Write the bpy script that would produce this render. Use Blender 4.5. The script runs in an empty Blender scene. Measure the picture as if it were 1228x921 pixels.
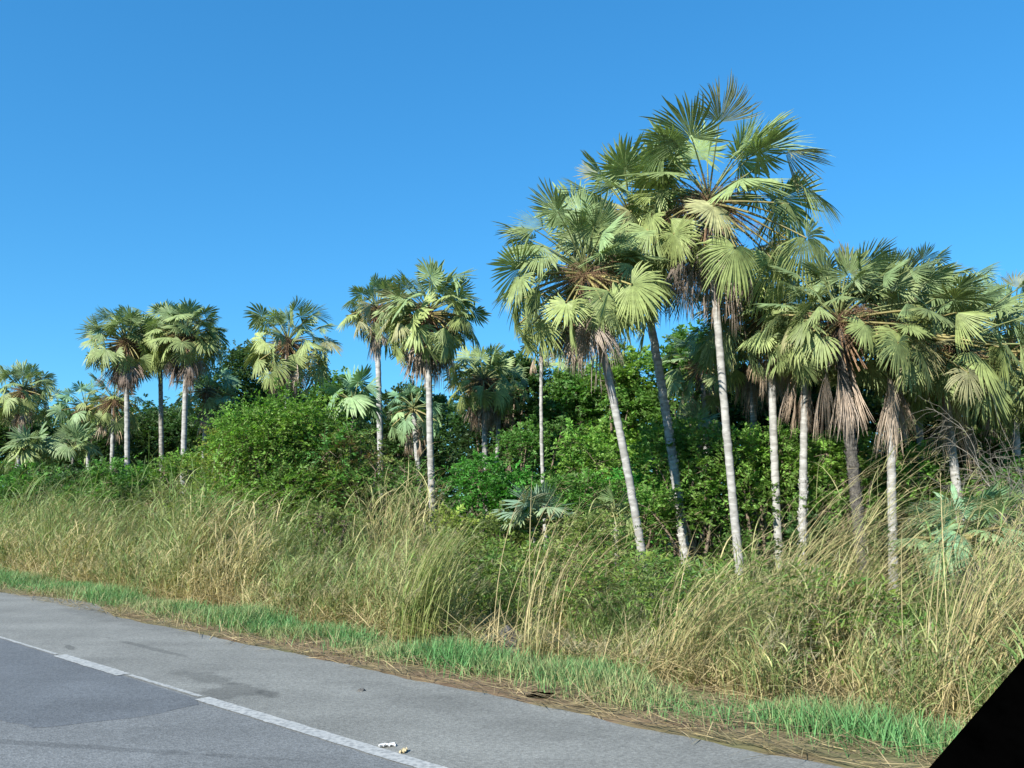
import bpy, math, random
import numpy as np
from mathutils import Vector, noise

# ------------------------------------------------------------------ camera, sky, sun, exposure
sc = bpy.context.scene
COL = sc.collection
F, CX, HY, H = 1000.0, 614.0, 594.0, 1.7          # focal (px of a 1228 px wide frame), centre, horizon row, eye height
PITCH = math.atan((HY - 460.5) / F)
cam_d = bpy.data.cameras.new('camera'); cam = bpy.data.objects.new('camera', cam_d); COL.objects.link(cam)
cam.location = (0, 0, H); cam.rotation_euler = (math.pi / 2 + PITCH, 0, 0)
cam_d.sensor_width = 36; cam_d.lens = F / 1228 * 36; cam_d.clip_start = 0.02; cam_d.clip_end = 5000
sc.camera = cam
SUN_TO = Vector((-0.55, -0.70, 0)).normalized()
ELEV = math.radians(31)
wd = bpy.data.worlds.new('World'); sc.world = wd; wd.use_nodes = True
nt = wd.node_tree; bg = nt.nodes['Background']
sky = nt.nodes.new('ShaderNodeTexSky'); sky.sky_type = 'NISHITA'; sky.sun_disc = False
sky.sun_elevation = ELEV; sky.sun_rotation = math.atan2(SUN_TO.x, SUN_TO.y)
sky.air_density = 1.0; sky.dust_density = 0.0; sky.ozone_density = 3.0; sky.altitude = 0
hs = nt.nodes.new('ShaderNodeHueSaturation'); hs.inputs['Saturation'].default_value = 1.28
nt.links.new(sky.outputs[0], hs.inputs['Color']); 
gm = nt.nodes.new('ShaderNodeGamma'); gm.inputs[1].default_value = .6
vt = nt.nodes.new('ShaderNodeVectorMath'); vt.operation = 'MULTIPLY'; vt.inputs[1].default_value = (.42, 1.02, 1.42)
nt.links.new(hs.outputs[0], gm.inputs[0]); nt.links.new(gm.outputs[0], vt.inputs[0]); nt.links.new(vt.outputs[0], bg.inputs[0])
bg.inputs[1].default_value = 0.122
sd = bpy.data.lights.new('sun', 'SUN'); so = bpy.data.objects.new('sun', sd); COL.objects.link(so)
sd.energy = 4.8; sd.angle = math.radians(0.5); sd.color = (1.0, 0.95, 0.86)
sdir = Vector((SUN_TO.x * math.cos(ELEV), SUN_TO.y * math.cos(ELEV), math.sin(ELEV)))
so.rotation_euler = sdir.to_track_quat('Z', 'Y').to_euler(); so.location = (-20, -20, 30)
sc.view_settings.view_transform = 'Standard'; sc.view_settings.look = 'None'
sc.view_settings.exposure = 1.1; sc.view_settings.gamma = 1.0
sc.render.engine = 'CYCLES'
sc.cycles.max_bounces = 5; sc.cycles.diffuse_bounces = 3; sc.cycles.transmission_bounces = 3; sc.cycles.glossy_bounces = 2

# ------------------------------------------------------------------ coordinates
TH = math.atan(1175 / F * math.cos(PITCH))
U = np.array([-math.sin(TH), math.cos(TH)])        # along the road
N = np.array([math.cos(TH), math.sin(TH)])         # away from the road
def W(px, py, Y):
    """the point at distance Y in front of the camera that lies along a pixel's ray"""
    x, y = (px - CX) / F, -(py - 460.5) / F
    d = np.array([x, math.cos(PITCH) - y * math.sin(PITCH), math.sin(PITCH) + y * math.cos(PITCH)])
    d = d * (Y / d[1]); return np.array([d[0], d[1], d[2] + H])
def G(t, l, z=0.0): p = U * t + N * l; return np.array([p[0], p[1], z])
def lat(p): return p[..., 0] * N[0] + p[..., 1] * N[1]
def alo(p): return p[..., 0] * U[0] + p[..., 1] * U[1]
def gz(l): return np.interp(l, [-1e4, 5.7, 6.2, 7.2, 8.6, 11, 40, 400], [-.02, -.02, -.03, -.10, -.38, -.58, -.6, 0.0])
def pxof(x, y): return CX + F * x / np.maximum(y, .5)
def ground_at(px, Y):
    x = (px - CX) / F * Y * 1.0
    return np.array([x, Y, float(gz(x * N[0] + Y * N[1]))])

# ------------------------------------------------------------------ materials
def srgb(r, g, b): return tuple(((c / 255) ** 2.2) for c in (r, g, b))
def new_mat(name):
    m = bpy.data.materials.new(name); m.use_nodes = True
    return m, m.node_tree, m.node_tree.nodes['Principled BSDF']
def leafmat(name, rough=0.5, transl=0.3, spec=0.4, tcol=(1.1, 1.25, 0.5)):
    m, t, p = new_mat(name)
    a = t.nodes.new('ShaderNodeAttribute'); a.attribute_name = 'tint'
    tc = t.nodes.new('ShaderNodeTexCoord'); ns = t.nodes.new('ShaderNodeTexNoise'); ns.inputs['Scale'].default_value = 9
    ns.inputs['Detail'].default_value = 3
    t.links.new(tc.outputs['Object'], ns.inputs['Vector'])
    mr = t.nodes.new('ShaderNodeMapRange'); mr.inputs['To Min'].default_value = .72; mr.inputs['To Max'].default_value = 1.28
    mr.inputs['From Min'].default_value = .3; mr.inputs['From Max'].default_value = .7
    t.links.new(ns.outputs[0], mr.inputs[0])
    mul = t.nodes.new('ShaderNodeVectorMath'); mul.operation = 'SCALE'
    t.links.new(a.outputs['Color'], mul.inputs[0]); t.links.new(mr.outputs[0], mul.inputs['Scale'])
    t.links.new(mul.outputs[0], p.inputs['Base Color'])
    p.inputs['Roughness'].default_value = rough; p.inputs['Specular IOR Level'].default_value = spec
    tr = t.nodes.new('ShaderNodeBsdfTranslucent')
    m2 = t.nodes.new('ShaderNodeVectorMath'); m2.operation = 'MULTIPLY'; m2.inputs[1].default_value = tcol
    t.links.new(mul.outputs[0], m2.inputs[0]); t.links.new(m2.outputs[0], tr.inputs['Color'])
    mx = t.nodes.new('ShaderNodeMixShader'); mx.inputs[0].default_value = transl
    t.links.new(p.outputs[0], mx.inputs[1]); t.links.new(tr.outputs[0], mx.inputs[2])
    t.links.new(mx.outputs[0], t.nodes['Material Output'].inputs[0]); return m
M_PALM = leafmat('palm_leaf', .5, .2, .35, (1.1, 1.2, .6))
M_DEAD = leafmat('dead_palm_leaf', .8, .15, .2, (1.1, 1, .8))
M_BUSH = leafmat('bush_leaf', .5, .42, .3)
M_GRASS = leafmat('grass_blade', .6, .3, .3, (1.1, 1.1, .6))
def noisemat(name, c1, c2, scale, rough=.9, bump=.3, c3=None, s2=None, stretch=(1, 1, 1), spec=.3, coord='Object'):
    m, t, p = new_mat(name)
    tc = t.nodes.new('ShaderNodeTexCoord'); mp = t.nodes.new('ShaderNodeMapping'); mp.inputs['Scale'].default_value = stretch
    t.links.new(tc.outputs[coord], mp.inputs[0])
    n1 = t.nodes.new('ShaderNodeTexNoise'); n1.inputs['Scale'].default_value = scale; n1.inputs['Detail'].default_value = 8
    n1.inputs['Roughness'].default_value = .65
    t.links.new(mp.outputs[0], n1.inputs['Vector'])
    cr = t.nodes.new('ShaderNodeValToRGB'); cr.color_ramp.elements[0].position = .35; cr.color_ramp.elements[1].position = .65
    cr.color_ramp.elements[0].color = (*c1, 1); cr.color_ramp.elements[1].color = (*c2, 1)
    t.links.new(n1.outputs[0], cr.inputs[0]); last = cr.outputs[0]
    if c3:
        n2 = t.nodes.new('ShaderNodeTexNoise'); n2.inputs['Scale'].default_value = s2; n2.inputs['Detail'].default_value = 5
        t.links.new(mp.outputs[0], n2.inputs['Vector'])
        r2 = t.nodes.new('ShaderNodeValToRGB'); r2.color_ramp.elements[0].position = .45; r2.color_ramp.elements[1].position = .62
        t.links.new(n2.outputs[0], r2.inputs[0])
        mx = t.nodes.new('ShaderNodeMix'); mx.data_type = 'RGBA'; mx.inputs[7].default_value = (*c3, 1)
        t.links.new(r2.outputs[0], mx.inputs[0]); t.links.new(last, mx.inputs[6]); last = mx.outputs[2]
    t.links.new(last, p.inputs['Base Color']); p.inputs['Roughness'].default_value = rough
    p.inputs['Specular IOR Level'].default_value = spec
    b = t.nodes.new('ShaderNodeBump'); b.inputs['Strength'].default_value = bump; b.inputs['Distance'].default_value = .02
    t.links.new(n1.outputs[0], b.inputs['Height']); t.links.new(b.outputs[0], p.inputs['Normal'])
    return m
def asphalt(name, base, var, wear, spots=()):
    m, t, p = new_mat(name)
    tc = t.nodes.new('ShaderNodeTexCoord')
    v = t.nodes.new('ShaderNodeTexVoronoi'); v.inputs['Scale'].default_value = 70
    n1 = t.nodes.new('ShaderNodeTexNoise'); n1.inputs['Scale'].default_value = 1.1; n1.inputs['Detail'].default_value = 9; n1.inputs['Roughness'].default_value = .6
    n2 = t.nodes.new('ShaderNodeTexNoise'); n2.inputs['Scale'].default_value = 35; n2.inputs['Detail'].default_value = 4
    mp = t.nodes.new('ShaderNodeMapping'); mp.inputs['Rotation'].default_value = (0, 0, -(math.pi / 2 + TH)); mp.inputs['Scale'].default_value = (.12, 1.6, 1)
    n3 = t.nodes.new('ShaderNodeTexNoise'); n3.inputs['Scale'].default_value = 1.5; n3.inputs['Detail'].default_value = 6
    for n in (v, n1, n2): t.links.new(tc.outputs['Object'], n.inputs['Vector'])
    t.links.new(tc.outputs['Object'], mp.inputs[0]); t.links.new(mp.outputs[0], n3.inputs['Vector'])
    def mth(op, a, b, c=None):
        n = t.nodes.new('ShaderNodeMath'); n.operation = op
        for i, q in enumerate((a, b, c)):
            if q is None: continue
            if isinstance(q, (int, float)): n.inputs[i].default_value = q
            else: t.links.new(q, n.inputs[i])
        return n.outputs[0]
    sep = t.nodes.new('ShaderNodeSeparateColor'); t.links.new(v.outputs['Color'], sep.inputs[0])
    s = mth('MULTIPLY_ADD', sep.outputs[0], .45 * var, 1 - .22 * var)
    s = mth('MULTIPLY', s, mth('MULTIPLY_ADD', n1.outputs[0], .7 * wear, 1 - .35 * wear))
    s = mth('MULTIPLY', s, mth('MULTIPLY_ADD', n2.outputs[0], .5, .75))
    s = mth('MULTIPLY', s, mth('MULTIPLY_ADD', n3.outputs[0], .5 * wear, 1 - .25 * wear))
    if spots:
        nd = t.nodes.new('ShaderNodeTexNoise'); nd.inputs['Scale'].default_value = 5; nd.inputs['Detail'].default_value = 5
        t.links.new(tc.outputs['Object'], nd.inputs['Vector'])
        for cx_, cy_, rx, ry, rot, dark in spots:
            q = t.nodes.new('ShaderNodeMapping'); q.vector_type = 'TEXTURE'
            q.inputs['Location'].default_value = (cx_, cy_, 0); q.inputs['Rotation'].default_value = (0, 0, rot); q.inputs['Scale'].default_value = (rx, ry, 1)
            t.links.new(tc.outputs['Object'], q.inputs[0])
            ln = t.nodes.new('ShaderNodeVectorMath'); ln.operation = 'LENGTH'; t.links.new(q.outputs[0], ln.inputs[0])
            dd = mth('MULTIPLY_ADD', nd.outputs[0], 2.2, mth('SUBTRACT', ln.outputs['Value'], 1.1))
            ms = t.nodes.new('ShaderNodeMapRange'); ms.inputs['From Min'].default_value = 1.15; ms.inputs['From Max'].default_value = .75
            ms.inputs['To Min'].default_value = 1; ms.inputs['To Max'].default_value = dark; t.links.new(dd, ms.inputs[0])
            s = mth('MULTIPLY', s, ms.outputs[0])
    vm = t.nodes.new('ShaderNodeVectorMath'); vm.operation = 'SCALE'; vm.inputs[0].default_value = base
    t.links.new(s, vm.inputs['Scale']); t.links.new(vm.outputs[0], p.inputs['Base Color'])
    p.inputs['Roughness'].default_value = .85; p.inputs['Specular IOR Level'].default_value = .35
    b = t.nodes.new('ShaderNodeBump'); b.inputs['Strength'].default_value = .5; b.inputs['Distance'].default_value = .004
    t.links.new(v.outputs['Distance'], b.inputs['Height']); t.links.new(b.outputs[0], p.inputs['Normal'])
    return m
def gpt(px, py):
    x, y = (px - CX) / F, -(py - 460.5) / F
    d = (x, math.cos(PITCH) - y * math.sin(PITCH), math.sin(PITCH) + y * math.cos(PITCH)); return -d[0] * H / d[2], -d[1] * H / d[2]
SP = [(*gpt(243, 813), .42, .15, RA0, .72) for RA0 in (math.pi / 2 + TH,)] + [(*gpt(278, 829), .30, .30, 1.0, .68), (*gpt(322, 832), .16, .07, 2.3, .62), (*gpt(182, 778), .9, .05, math.pi / 2 + TH, .72),
     (*gpt(84, 777), .2, .04, 2.2, .6), (*gpt(560, 850), 1.6, .3, math.pi / 2 + TH, .88), (*gpt(140, 742), 1.8, .25, math.pi / 2 + TH, .85)]
SPL = [(*gpt(60, 893), 1.6, .05, 2.95, .75), (*gpt(300, 905), 1.5, .4, math.pi / 2 + TH, .9)]
RA = math.pi / 2 + TH
M_ROAD = asphalt('asphalt', (.145, .153, .152), 1, .9, SPL)
M_SHOULDER = asphalt('asphalt_shoulder', (.180, .183, .166), 1, 1.0, SP)
M_PATCH = asphalt('asphalt_patch', (.106, .116, .123), 1, .9)
M_STAIN = asphalt('tar', (.098, .102, .098), .8, .9)
M_SOIL = noisemat('dry_soil', (.13, .085, .05), (.24, .17, .10), 3, .95, .6, (.14, .15, .06), .7)
M_PAINT = noisemat('worn_white_paint', (.32, .335, .325), (.40, .405, .385), 9, .8, .1, (.24, .25, .245), 26)
M_TRUNK = noisemat('palm_trunk_bark', (.185, .18, .165), (.30, .295, .275), 3, .9, .35, (.36, .355, .335), 5, (1, 1, 3))
M_SCALE = noisemat('palm_trunk_scales', (.025, .023, .02), (.12, .11, .095), 18, .9, .6)
M_TRUNKD = noisemat('palm_trunk_dark', (.14, .13, .115), (.22, .205, .18), 3, .9, .5, (.33, .32, .29), 4, (1, 1, 7))
M_BARK = noisemat('shrub_bark', (.10, .075, .05), (.24, .19, .14), 12, .9, .5)
M_TWIG = noisemat('bare_twig', (.13, .12, .095), (.26, .24, .20), 12, .9, .4)
M_STALK = noisemat('flower_stalk', (.12, .075, .045), (.27, .17, .10), 10, .9, .3)
M_ROCK = noisemat('grey_rock', (.045, .043, .04), (.13, .125, .115), 9, .9, .8)
M_BLACK = noisemat('black_trim', (.0002, .0002, .0002), (.0006, .0006, .0006), 40, 1.0, .0, spec=.0)
M_PAPER = noisemat('crumpled_paper', (.55, .56, .55), (.8, .8, .78), 20, .8, .5)
M_CARD = noisemat('brown_card', (.42, .35, .2), (.55, .47, .3), 20, .8, .5)

# ------------------------------------------------------------------ mesh builders
class MB:
    def __init__(s): s.v = []; s.f = []; s.c = []; s.n = 0
    def add(s, v, f, c):
        """v (n,3), f (m,4) or (m,3) -> padded as quads, c (n,3)"""
        v = np.asarray(v, float).reshape(-1, 3); f = np.asarray(f, int)
        c = np.broadcast_to(np.asarray(c, float), (len(v), 3))
        s.v.append(v); s.f.append(f + s.n); s.c.append(c); s.n += len(v)
    def build(s, name, mat, parent=None, smooth=False, loc=None):
        v = np.concatenate(s.v); c = np.concatenate(s.c)
        if loc is not None: v = v - np.asarray(loc)
        me = bpy.data.meshes.new(name)
        me.vertices.add(len(v)); me.vertices.foreach_set('co', v.astype(np.float32).ravel())
        tot = sum(f.size for f in s.f); nf = sum(len(f) for f in s.f)
        me.loops.add(tot); me.loops.foreach_set('vertex_index', np.concatenate([f.ravel() for f in s.f]).astype(np.int32))
        lens = np.concatenate([np.full(len(f), f.shape[1]) for f in s.f])
        me.polygons.add(nf); me.polygons.foreach_set('loop_start', np.concatenate([[0], np.cumsum(lens)[:-1]]).astype(np.int32))
        me.polygons.foreach_set('loop_total', lens.astype(np.int32))
        if smooth: me.polygons.foreach_set('use_smooth', np.ones(nf, bool))
        me.update(calc_edges=True)
        at = me.color_attributes.new('tint', 'FLOAT_COLOR', 'POINT')
        at.data.foreach_set('color', np.concatenate([c, np.ones((len(c), 1))], 1).astype(np.float32).ravel())
        me.materials.append(mat)
        o = bpy.data.objects.new(name, me); COL.objects.link(o)
        if parent: o.parent = parent
        elif loc is not None: o.location = tuple(loc)
        return o
def tag(o, label=None, cat=None, group=None, kind=None):
    if label: o['label'] = label
    if cat: o['category'] = cat
    if group: o['group'] = group
    if kind: o['kind'] = kind
    return o
def empty(name, loc):
    o = bpy.data.objects.new(name, None); COL.objects.link(o); o.location = tuple(loc); o.empty_display_size = .2; return o
def tubes(P, R, sides=5):
    """P (n,m,3) polylines, R (n,m) radii -> verts, quads"""
    n, m, _ = P.shape
    T = np.gradient(P, axis=1); T /= np.linalg.norm(T, axis=2, keepdims=True) + 1e-9
    ref = np.where(np.abs(T[..., 2:3]) > .9, np.array([1., 0, 0]), np.array([0, 0, 1.]))
    A = np.cross(T, ref); A /= np.linalg.norm(A, axis=2, keepdims=True) + 1e-9; B = np.cross(T, A)
    an = np.arange(sides) * 2 * math.pi / sides
    V = P[:, :, None] + R[..., None, None] * (A[:, :, None] * np.cos(an)[None, None, :, None] + B[:, :, None] * np.sin(an)[None, None, :, None])
    idx = np.arange(n * m * sides).reshape(n, m, sides)
    a = idx[:, :-1]; b = idx[:, 1:]
    q = np.stack([a, np.roll(a, -1, 2), np.roll(b, -1, 2), b], -1).reshape(-1, 4)
    return V.reshape(-1, 3), q
def ribbons(P, Wd, side):
    """P (n,m,3), widths (n,m), side (n,3) or (n,m,3)"""
    n, m, _ = P.shape
    if side.ndim == 2: side = side[:, None]
    V = np.stack([P - side * Wd[..., None] / 2, P + side * Wd[..., None] / 2], 2)
    idx = np.arange(n * m * 2).reshape(n, m, 2)
    q = np.stack([idx[:, :-1, 0], idx[:, :-1, 1], idx[:, 1:, 1], idx[:, 1:, 0]], -1).reshape(-1, 4)
    return V.reshape(-1, 3), q
def unit(a): return a / (np.linalg.norm(a, axis=-1, keepdims=True) + 1e-9)

# ------------------------------------------------------------------ ground, road
def sheet(name, tl, z, mat, kind='structure'):
    """a flat sheet between two rows of (t, l) points"""
    m = MB(); k = len(tl[0])
    v = [G(t, l, z) for t, l in tl[0]] + [G(t, l, z) for t, l in tl[1]]
    f = [(i, i + 1, k + i + 1, k + i) for i in range(k - 1)]
    m.add(v, f, (1, 1, 1)); o = m.build(name, mat); tag(o, kind=kind); return o
rs = np.random.default_rng(5)
ls = np.array([-600, -200, -40, -12, -6, 5.0, 5.7, 6.2, 6.7, 7.2, 7.7, 8.2, 8.8, 9.6, 10.5, 11.5, 13, 15, 18, 22, 27, 35, 60, 120, 300, 900])
ts = np.concatenate([[-900, -300, -100, -40], np.arange(-20, 70, .7), [80, 100, 150, 300, 900]])
gv = np.array([[G(t, l, gz(l) + (.05 * noise.noise((t * .8, l * .8, 0)) if 6.3 < l < 40 else 0)) for l in ls] for t in ts])
gi = np.arange(len(ts) * len(ls)).reshape(len(ts), len(ls))
m = MB(); m.add(gv.reshape(-1, 3), np.stack([gi[:-1, :-1], gi[1:, :-1], gi[1:, 1:], gi[:-1, 1:]], -1).reshape(-1, 4), (1, 1, 1))
tag(m.build('ground', M_SOIL, smooth=True), kind='structure')
tt = np.concatenate([[-300, -60, -20], np.arange(-6, 60, .12), [80, 150, 400]])
edge = [5.52 + .10 * noise.noise((t * .45, 3, 0)) + .05 * noise.noise((t * 2.1, 7, 0)) + .025 * noise.noise((t * 7, 1, 0)) + .45 * math.exp(-((t - 14.2) / 1.6) ** 2) for t in tt]
sheet('road', ([(t, -4.2) for t in tt], [(t, e - .06) for t, e in zip(tt, edge)]), 0.0, M_ROAD)
def tl_of(px, py):
    Y = None
    x, y = (px - CX) / F, -(py - 460.5) / F
    d = np.array([x, math.cos(PITCH) - y * math.sin(PITCH), math.sin(PITCH) + y * math.cos(PITCH)])
    p = d * (-H / d[2]); return float(alo(p)), float(lat(p))
# painted line: solid near, worn thin, a dash, worn thin
LT = {x: tl_of(x, y) for x, y in ((228, 840), (155, 809), (68, 786), (505, 918))}
L0 = LT[505][1]
sheet('road_shoulder', ([(t, L0) for t in tt], [(t, e - .0) for t, e in zip(tt, edge)]), .0035, M_SHOULDER)
def line_piece(t0, t1, w, off=0):
    tq = np.arange(t0, t1, .05)
    a = [(t, L0 + off - w / 2 + .012 * noise.noise((t * 5, 1, 0)) + .006 * noise.noise((t * 22, 1, 0))) for t in tq]
    b = [(t, L0 + off + w / 2 + .012 * noise.noise((t * 5, 9, 0)) + .006 * noise.noise((t * 22, 4, 0))) for t in tq]
    return a, b
def line_obj(pieces):
    m = MB()
    for t0, t1, w, off in pieces:
        a, b = line_piece(t0, t1, w, off); k = len(a)
        m.add([G(t, l, .0065) for t, l in a + b], [(i, i + 1, k + i + 1, k + i) for i in range(k - 1)], (1, 1, 1))
    tag(m.build('road_marking', M_PAINT), kind='structure')
tA, tB, tC = LT[228][0], LT[155][0], LT[68][0]
line_obj([(-20, tA, .13, 0), (tA + .05, tB, .045, .03), (tB + .02, tC, .13, 0), (tC + .03, tC + 2.2, .04, .0), (tC + 2.25, tC + 5.5, .13, 0), (tC + 5.6, tC + 9, .05, 0), (tC + 9, 60, .12, 0)])
# darker repair patch in the lane, ends at the worn line
bp = [tl_of(*q) for q in ((238, 845), (195, 855), (150, 862), (80, 870), (38, 873), (12, 867), (-50, 852), (-200, 818), (-350, 770))] + [(60, 2.2)]
cs = np.concatenate([[0], np.cumsum([math.hypot(bp[i + 1][0] - bp[i][0], bp[i + 1][1] - bp[i][1]) for i in range(len(bp) - 1)])])
qs = np.concatenate([np.linspace(0, cs[-2], 120), [cs[-1]]])
pb = [(float(np.interp(q, cs, [b[0] for b in bp])) + .03 * noise.noise((q * 3, 1, 0)), float(np.interp(q, cs, [b[1] for b in bp])) + .03 * noise.noise((q * 4, 6, 0))) for q in qs]
pa = [(tA + (t - pb[0][0]) * 1.0 + 1.2 * min(1, i / 40), L0 - .03 + .02 * noise.noise((t * 1.3, 2, 2))) for i, (t, l) in enumerate(pb)]
sheet('asphalt_patch', (pa, pb), .0015, M_PATCH)
def blob(name, px, py, ru, rl, z, mat, seed, rot=0.):
    t0, l0 = tl_of(px, py); m = MB(); v = [G(t0, l0, z)]
    for i in range(48):
        a = i / 48 * 2 * math.pi
        r = 1 + .55 * noise.noise((math.cos(a) * 1.3 + seed, math.sin(a) * 1.3, seed)) + .3 * noise.noise((math.cos(a) * 4, math.sin(a) * 4 + seed, 1))
        x, y = r * ru * math.cos(a), r * rl * math.sin(a)
        v.append(G(t0 + x * math.cos(rot) - y * math.sin(rot), l0 + x * math.sin(rot) + y * math.cos(rot), z))
    m.add(v, [(0, i + 1, (i + 1) % 48 + 1) for i in range(48)], (1, 1, 1))
    tag(m.build(name, mat), kind='structure')

# ------------------------------------------------------------------ fan palms
def fan(nseg, span, cup, rng):
    """one pleated fan blade of unit length: x outwards, y across, z up; returns v, f, rho"""
    fr = np.array([.05, .3, .66, .80, .92, 1.0]); wd_ = np.array([1, 1, 1, .74, .42, .04])
    a = np.linspace(-span, span, nseg); da = a[1] - a[0]
    a = a + rng.normal(0, da * .18, nseg)
    L = (.74 + .26 * np.cos(a * .75)) * (1 + rng.normal(0, .09, nseg))
    for _ in range(rng.integers(0, 4)):
        k0 = rng.integers(0, nseg); L[k0:k0 + rng.integers(1, 4)] *= rng.uniform(.45, .8)
    r = fr[None] * L[:, None]
    hw = wd_[None] * r * math.sin(da / 2) ; hw = np.where(fr[None] > .66, wd_[None] * .66 * L[:, None] * math.sin(da / 2), hw)
    ca, sa = np.cos(a)[:, None], np.sin(a)[:, None]
    sp = (rng.normal(0, .06, (nseg, 1)) + rng.normal(0, .08)) * np.maximum(fr[None] - .5, 0) * 2
    cx_, cy_ = r * ca - sp * r * sa, r * sa + sp * r * ca
    z0 = -cup * r * np.abs(np.sin(a * .8 + rng.normal(0, .25)))[:, None] ** 1.5 + rng.normal(0, .07, (nseg, 1)) * np.maximum(fr[None] - .5, 0)
    amp = .5 * hw
    V = np.stack([np.stack([cx_ + sa * hw, cy_ - ca * hw, z0], -1), np.stack([cx_, cy_, z0 + amp * 1.4], -1), np.stack([cx_ - sa * hw, cy_ + ca * hw, z0], -1)], 2)
    idx = np.arange(nseg * 18).reshape(nseg, 6, 3)
    q = np.concatenate([np.stack([idx[:, :-1, k], idx[:, 1:, k], idx[:, 1:, k + 1], idx[:, :-1, k + 1]], -1).reshape(-1, 4) for k in (0, 1)])
    return V.reshape(-1, 3), q, np.repeat(np.broadcast_to(fr[None], (nseg, 6)).reshape(-1), 3)
def add_leaf(m, c, d, pet, bl, bend, droop, nseg, rng, col, span=2.3, cup=.35, sag=.12, petcol=(.30, .27, .10), prad=.018, roll=None, pet_m=None):
    """petiole from c along d that sags, then a fan blade"""
    t = np.linspace(0, 1, 6)[:, None]
    P = c + d * pet * t + np.array([0, 0, -1]) * sag * pet * t ** 2
    V, q = tubes(P[None], np.linspace(prad * 1.5, prad * .7, 6)[None], 4)
    (pet_m or m).add(V, q, np.array(petcol) * rng.uniform(.75, 1.2))
    ax = unit(P[-1] - P[-2]); up = np.array([0, 0, 1.]); s = np.cross(up, ax)
    if np.linalg.norm(s) < .15: s = np.cross(np.array([rng.normal(), rng.normal(), .2]), ax)
    s = unit(s); n = np.cross(ax, s)
    ro = rng.normal(0, .6) if roll is None else roll
    s, n = s * math.cos(ro) + n * math.sin(ro), n * math.cos(ro) - s * math.sin(ro)
    ax2 = ax * math.cos(bend) - n * math.sin(bend); n2 = n * math.cos(bend) + ax * math.sin(bend)
    v, f, rho = fan(nseg, span, cup, rng)
    w = P[-1] + bl * (v[:, :1] * ax2 + v[:, 1:2] * s + v[:, 2:] * n2)
    k = droop * np.maximum(rho - .35, 0) ** 1.6
    w[:, 2] -= k * bl; w[:, :2] -= (w[:, :2] - P[-1][:2]) * (k * .35)[:, None]
    tipf = np.clip((rho - .55) / .45, 0, 1)[:, None]
    cc = np.array(col) * (1 + rng.normal(0, .10)) * (1 - tipf * .0) + tipf * np.array([.05, .03, .0]) * .6
    m.add(w, f, cc)
GREEN = np.array([.21, .275, .11]); YGREEN = np.array([.31, .36, .11]); BLUEG = np.array([.12, .22, .12])
DEADC = np.array([.36, .27, .19]); DEADG = np.array([.27, .235, .20])
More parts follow.
